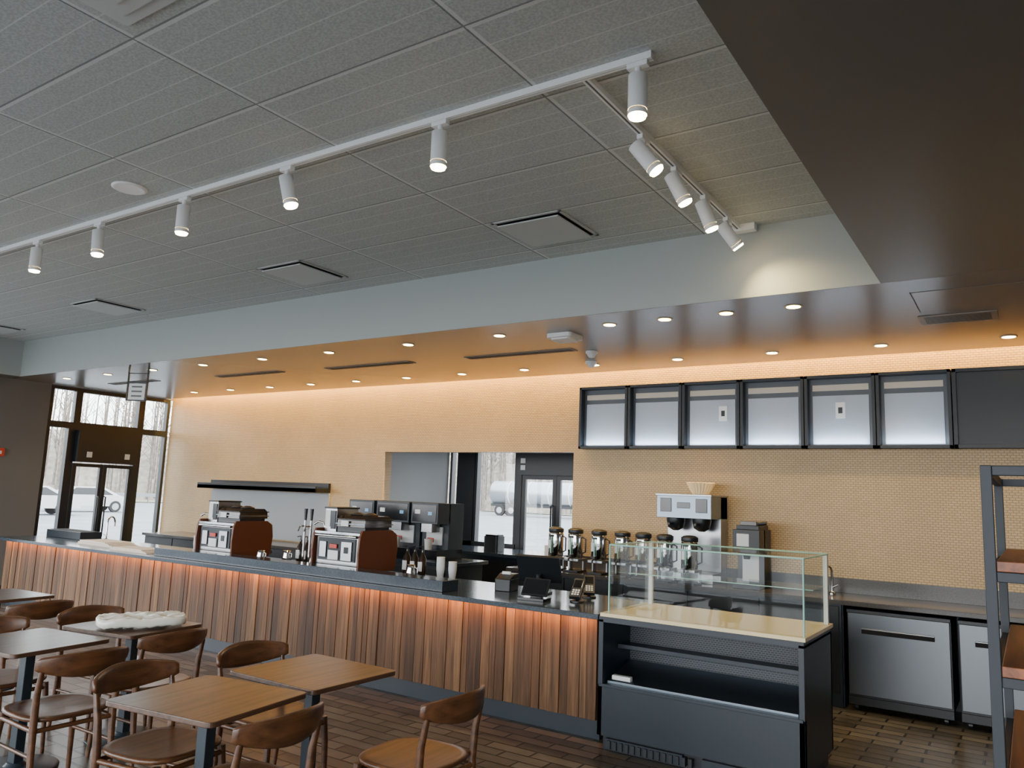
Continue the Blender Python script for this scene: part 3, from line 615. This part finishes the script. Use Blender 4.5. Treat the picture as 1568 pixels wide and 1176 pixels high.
for x in(-6.72,-6.62): syrup(x,6.0,0.906)
for x in(-5.22,-5.12,-5.02): syrup(x,6.05,0.906)
for (x,y,z,n) in((-4.75,8.0,0.921,9),(-4.75,6.0,0.906,7),(-4.62,6.02,0.906,5),(-8.5,5.95,0.906,6)):
    b=B('cup_stack') 
    for i in range(n): b.lathe((0,0,i*0.018),[(0.028,0),(0.04,0.095),(0.042,0.1)],M_plw,20)
    b.done(loc=(x,y,z))
b=B('countertop_bin'); b.prism(rrect(0.22,0.2,0.03),0,0.2,M_black); b.prism(rrect(0.2,0.18,0.03),0.2,0.22,M_blackgl); b.done(loc=(-6.0,8.7,0.981))

# ------------------------------------------------------------------ shelving unit at right
b=B('shelving_unit'); sx0,sx1,sy0,sy1,sz=-0.09,0.95,1.98,2.75,1.825; p=0.022
for xx in(sx0,sx1-p):
    for yy in(sy0,sy1-p):
        b.box((xx,yy,0),(xx+p,yy+p,sz),M_shelfm)
for zz in(sz,1.60,1.385,1.15,0.86,0.52,0.16):
    b.box((sx0+p,sy0+0.002,zz-p),(sx1-p,sy0+p-0.002,zz-0.0005),M_shelfm); b.box((sx0+p,sy1-p+0.002,zz-p),(sx1-p,sy1-0.002,zz-0.0005),M_shelfm)
    b.box((sx0+0.002,sy0+p,zz-p),(sx0+p-0.002,sy1-p,zz-0.0005),M_shelfm); b.box((sx1-p+0.002,sy0+p,zz-p),(sx1-0.002,sy1-p,zz-0.0005),M_shelfm)
    if zz<1.7: b.box((sx0+p+0.001,sy0+0.001,zz),(sx1-p-0.001,sy1-0.001,zz+0.022),M_shelfw)
b.done(bevel=0.0015)
b=B('fire_alarm_strobe'); b.box((XL+0.001,5.42,2.02),(XL+0.05,5.54,2.14),M_red); b.box((XL+0.05,5.45,2.05),(XL+0.06,5.5,2.10),M_plw); b.done(bevel=0.004)

# ------------------------------------------------------------------ exterior
M_asph=mat('asphalt',(0.19,0.197,0.21),0.8,var=0.15,bscale=0.6); M_bark=mat('bark',(0.22,0.19,0.165),0.9,var=0.3,bscale=3)
M_hill=mat('winter_brush',(0.30,0.26,0.22),0.95,var=0.3,bscale=1.5); M_grass=mat('winter_grass',(0.25,0.225,0.16),0.9,var=0.2,bscale=2)
b=B('ground'); b.add([(-160,-60,-0.12),(60,-60,-0.12),(60,160,-0.12),(-160,160,-0.12)],[(0,1,2,3)],M_asph); b.done()
b=B('grass_verge'); b.add([(-110,-30,-0.06),(-66,-30,-0.06),(-66,55,-0.06),(-110,55,-0.06)],[(0,1,2,3)],M_grass)
b.add([(-80,72,-0.06),(20,72,-0.06),(20,90,-0.06),(-80,90,-0.06)],[(0,1,2,3)],M_grass); b.done()
b=B('bare_woodland'); vs=[];fs=[];n=70
for i in range(n+1):
    a=math.radians(60+150*i/n)
    for r,z in((84,-0.2),(88,3.5+random.random()),(94,6+1.5*random.random()),(102,7.5)): vs.append((-5+r*math.cos(a),2+r*math.sin(a),z))
for i in range(n):
    for k in range(3): fs.append((i*4+k,i*4+k+1,(i+1)*4+k+1,(i+1)*4+k))
b.add(vs,fs,M_hill,True)
for i in range(900):
    a=math.radians(random.uniform(80,195)); r=random.uniform(82,93); x=-5+r*math.cos(a); y=2+r*math.sin(a); h=random.uniform(11,19); w=random.uniform(0.05,0.14)
    lean=(random.uniform(-.6,.6),random.uniform(-.6,.6))
    b.tube([(x,y,-0.2),(x+lean[0]*.5,y+lean[1]*.5,h*.5),(x+lean[0],y+lean[1],h)],[w,w*.7,w*.15],M_bark,5,False)
    for k in range(9):
        z=h*random.uniform(.25,.9); q=random.uniform(0,6.28); l=random.uniform(1.2,3)
        b.tube([(x+lean[0]*z/h,y+lean[1]*z/h,z),(x+l*math.cos(q),y+l*math.sin(q),z+l*1.1)],[w*.35,w*.08],M_bark,4,False)
b.done()
M_carw=mat('car_paint_white',(0.5,0.5,0.5),0.25,coat=0.6); M_carr=mat('car_paint_red',(0.35,0.03,0.03),0.25,coat=0.6); M_tank=mat('tank_steel',(0.32,0.34,0.37),0.3,0.7); M_tyre=mat('tyre',(0.02,0.02,0.02),0.8)
def car(loc,rz,m):
    b=B('car'); P=[(-2.2,0.35),(-2.25,0.8),(-1.5,0.95),(-0.9,1.42),(0.7,1.45),(1.6,0.98),(2.2,0.85),(2.25,0.35)]
    n=len(P); vs=[];fs=[]
    for y,k in((-0.85,1),(0.85,1)):
        for x,z in P: vs.append((x,y*(0.85 if z>1.2 else 1),z))
    fs=[tuple(range(n)),tuple(range(n,2*n))[::-1]]+[(i,n+i,n+(i+1)%n,(i+1)%n) for i in range(n)]
    b.add(vs,fs,m)
    for s in(-1,1):
        b.add([(-1.35,s*0.86,1.0),(1.25,s*0.86,1.0),(0.6,s*0.75,1.38),(-0.85,s*0.75,1.38)],[(0,1,2,3)],M_blackgl)
        for x in(-1.4,1.4): b.cyl((x,s*0.68,0.33),(x,s*0.88,0.33),0.33,M_tyre,n=24); b.cyl((x,s*0.86,0.33),(x,s*0.89,0.33),0.2,M_steel,n=16)
    b.done(loc=loc,rz=rz)
car((-42,19.5,-0.12),1.4,M_carw); car((-46,24.5,-0.12),1.5,M_carw); car((-38,15.5,-0.12),1.6,M_carr)
b=B('tanker_truck'); b.tube([(-6,0,2.1),(-5.8,0,2.1),(4.8,0,2.1),(5,0,2.1)],[0.9,1.1,1.1,0.9],M_tank,32)
for xx in(-4,-2,0,2,4): b.tube([(xx-0.06,0,2.1),(xx+0.06,0,2.1)],[1.13,1.13],M_carw,32)
for x in(-4.8,-3.6,3.6,6.2,7.4): 
    for s in(-1,1): b.cyl((x,s*0.8,0.5),(x,s*1.15,0.5),0.5,M_tyre,n=24); b.cyl((x,s*1.14,0.5),(x,s*1.17,0.5),0.28,M_steel,n=16)
b.box((-6,-0.5,0.85),(7.8,0.5,1.1),M_black)
b.sect([(-1.15,0.8),(-1.15,2.9),(-0.9,3.1),(0.9,3.1),(1.15,2.9),(1.15,0.8)],5.4,7.2,M_carw); b.sect([(-0.9,0.7),(-0.9,1.7),(0.9,1.7),(0.9,0.7)],7.2,8.4,M_carw); b.box((7.2,-0.9,2.0),(7.22,0.9,2.7),M_blackgl); b.done(loc=(-36.5,62,-0.12),rz=0.15)
b=B('guard_rail'); b.box((-64,-30,0.45),(-63.9,55,0.75),M_steel)
for k in range(30): b.box((-64.1,-30+k*2.9,-0.1),(-64,-29.9+k*2.9,0.7),M_steel)
b.done()
# ------------------------------------------------------------------ world
W=bpy.data.worlds.new('overcast'); SC.world=W; W.use_nodes=True; nt=W.node_tree; bg=nt.nodes['Background']
tc=nt.nodes.new('ShaderNodeTexCoord'); sp=nt.nodes.new('ShaderNodeSeparateXYZ'); rp=nt.nodes.new('ShaderNodeValToRGB')
nt.links.new(tc.outputs['Generated'],sp.inputs[0]); nt.links.new(sp.outputs['Z'],rp.inputs[0])
rp.color_ramp.elements[0].color=(0.96,0.98,1.0,1); rp.color_ramp.elements[1].color=(0.82,0.91,1.0,1)
nt.links.new(rp.outputs[0],bg.inputs['Color']); bg.inputs['Strength'].default_value=10.5
def portal(loc,target,sx,sy):
    o=light('AREA','window_portal',loc,target,1,(1,1,1),sx,sy); o.data.cycles.is_portal=True
portal((XL+7.9-0.1,YF-0.2,1.6),(XL+7.8,0,1.6),16,3.2)
portal((XL-0.3,0.2,1.65),(0,0.2,1.65),8.4,3.0)
portal((XL-0.3,7.15,1.6),(0,7.15,1.6),2.1,3.1)
portal((-6.1,10.0,1.3),(-6.1,0,1.3),3.0,2.3)
# ------------------------------------------------------------------ camera
c=bpy.data.cameras.new('camera'); c.sensor_width=36; c.lens=1190/1568*36; c.clip_end=500
co=bpy.data.objects.new('camera',c); COL.objects.link(co)
r=Vector((0.83395,0.55054,0.03784)); u=Vector((0.04729,-0.13961,0.98908)); k=-Vector((-0.54981,0.82305,0.14246))
Mx=Matrix(((r.x,u.x,k.x,0),(r.y,u.y,k.y,0),(r.z,u.z,k.z,1.72),(0,0,0,1)))
co.matrix_world=Mx; SC.camera=co
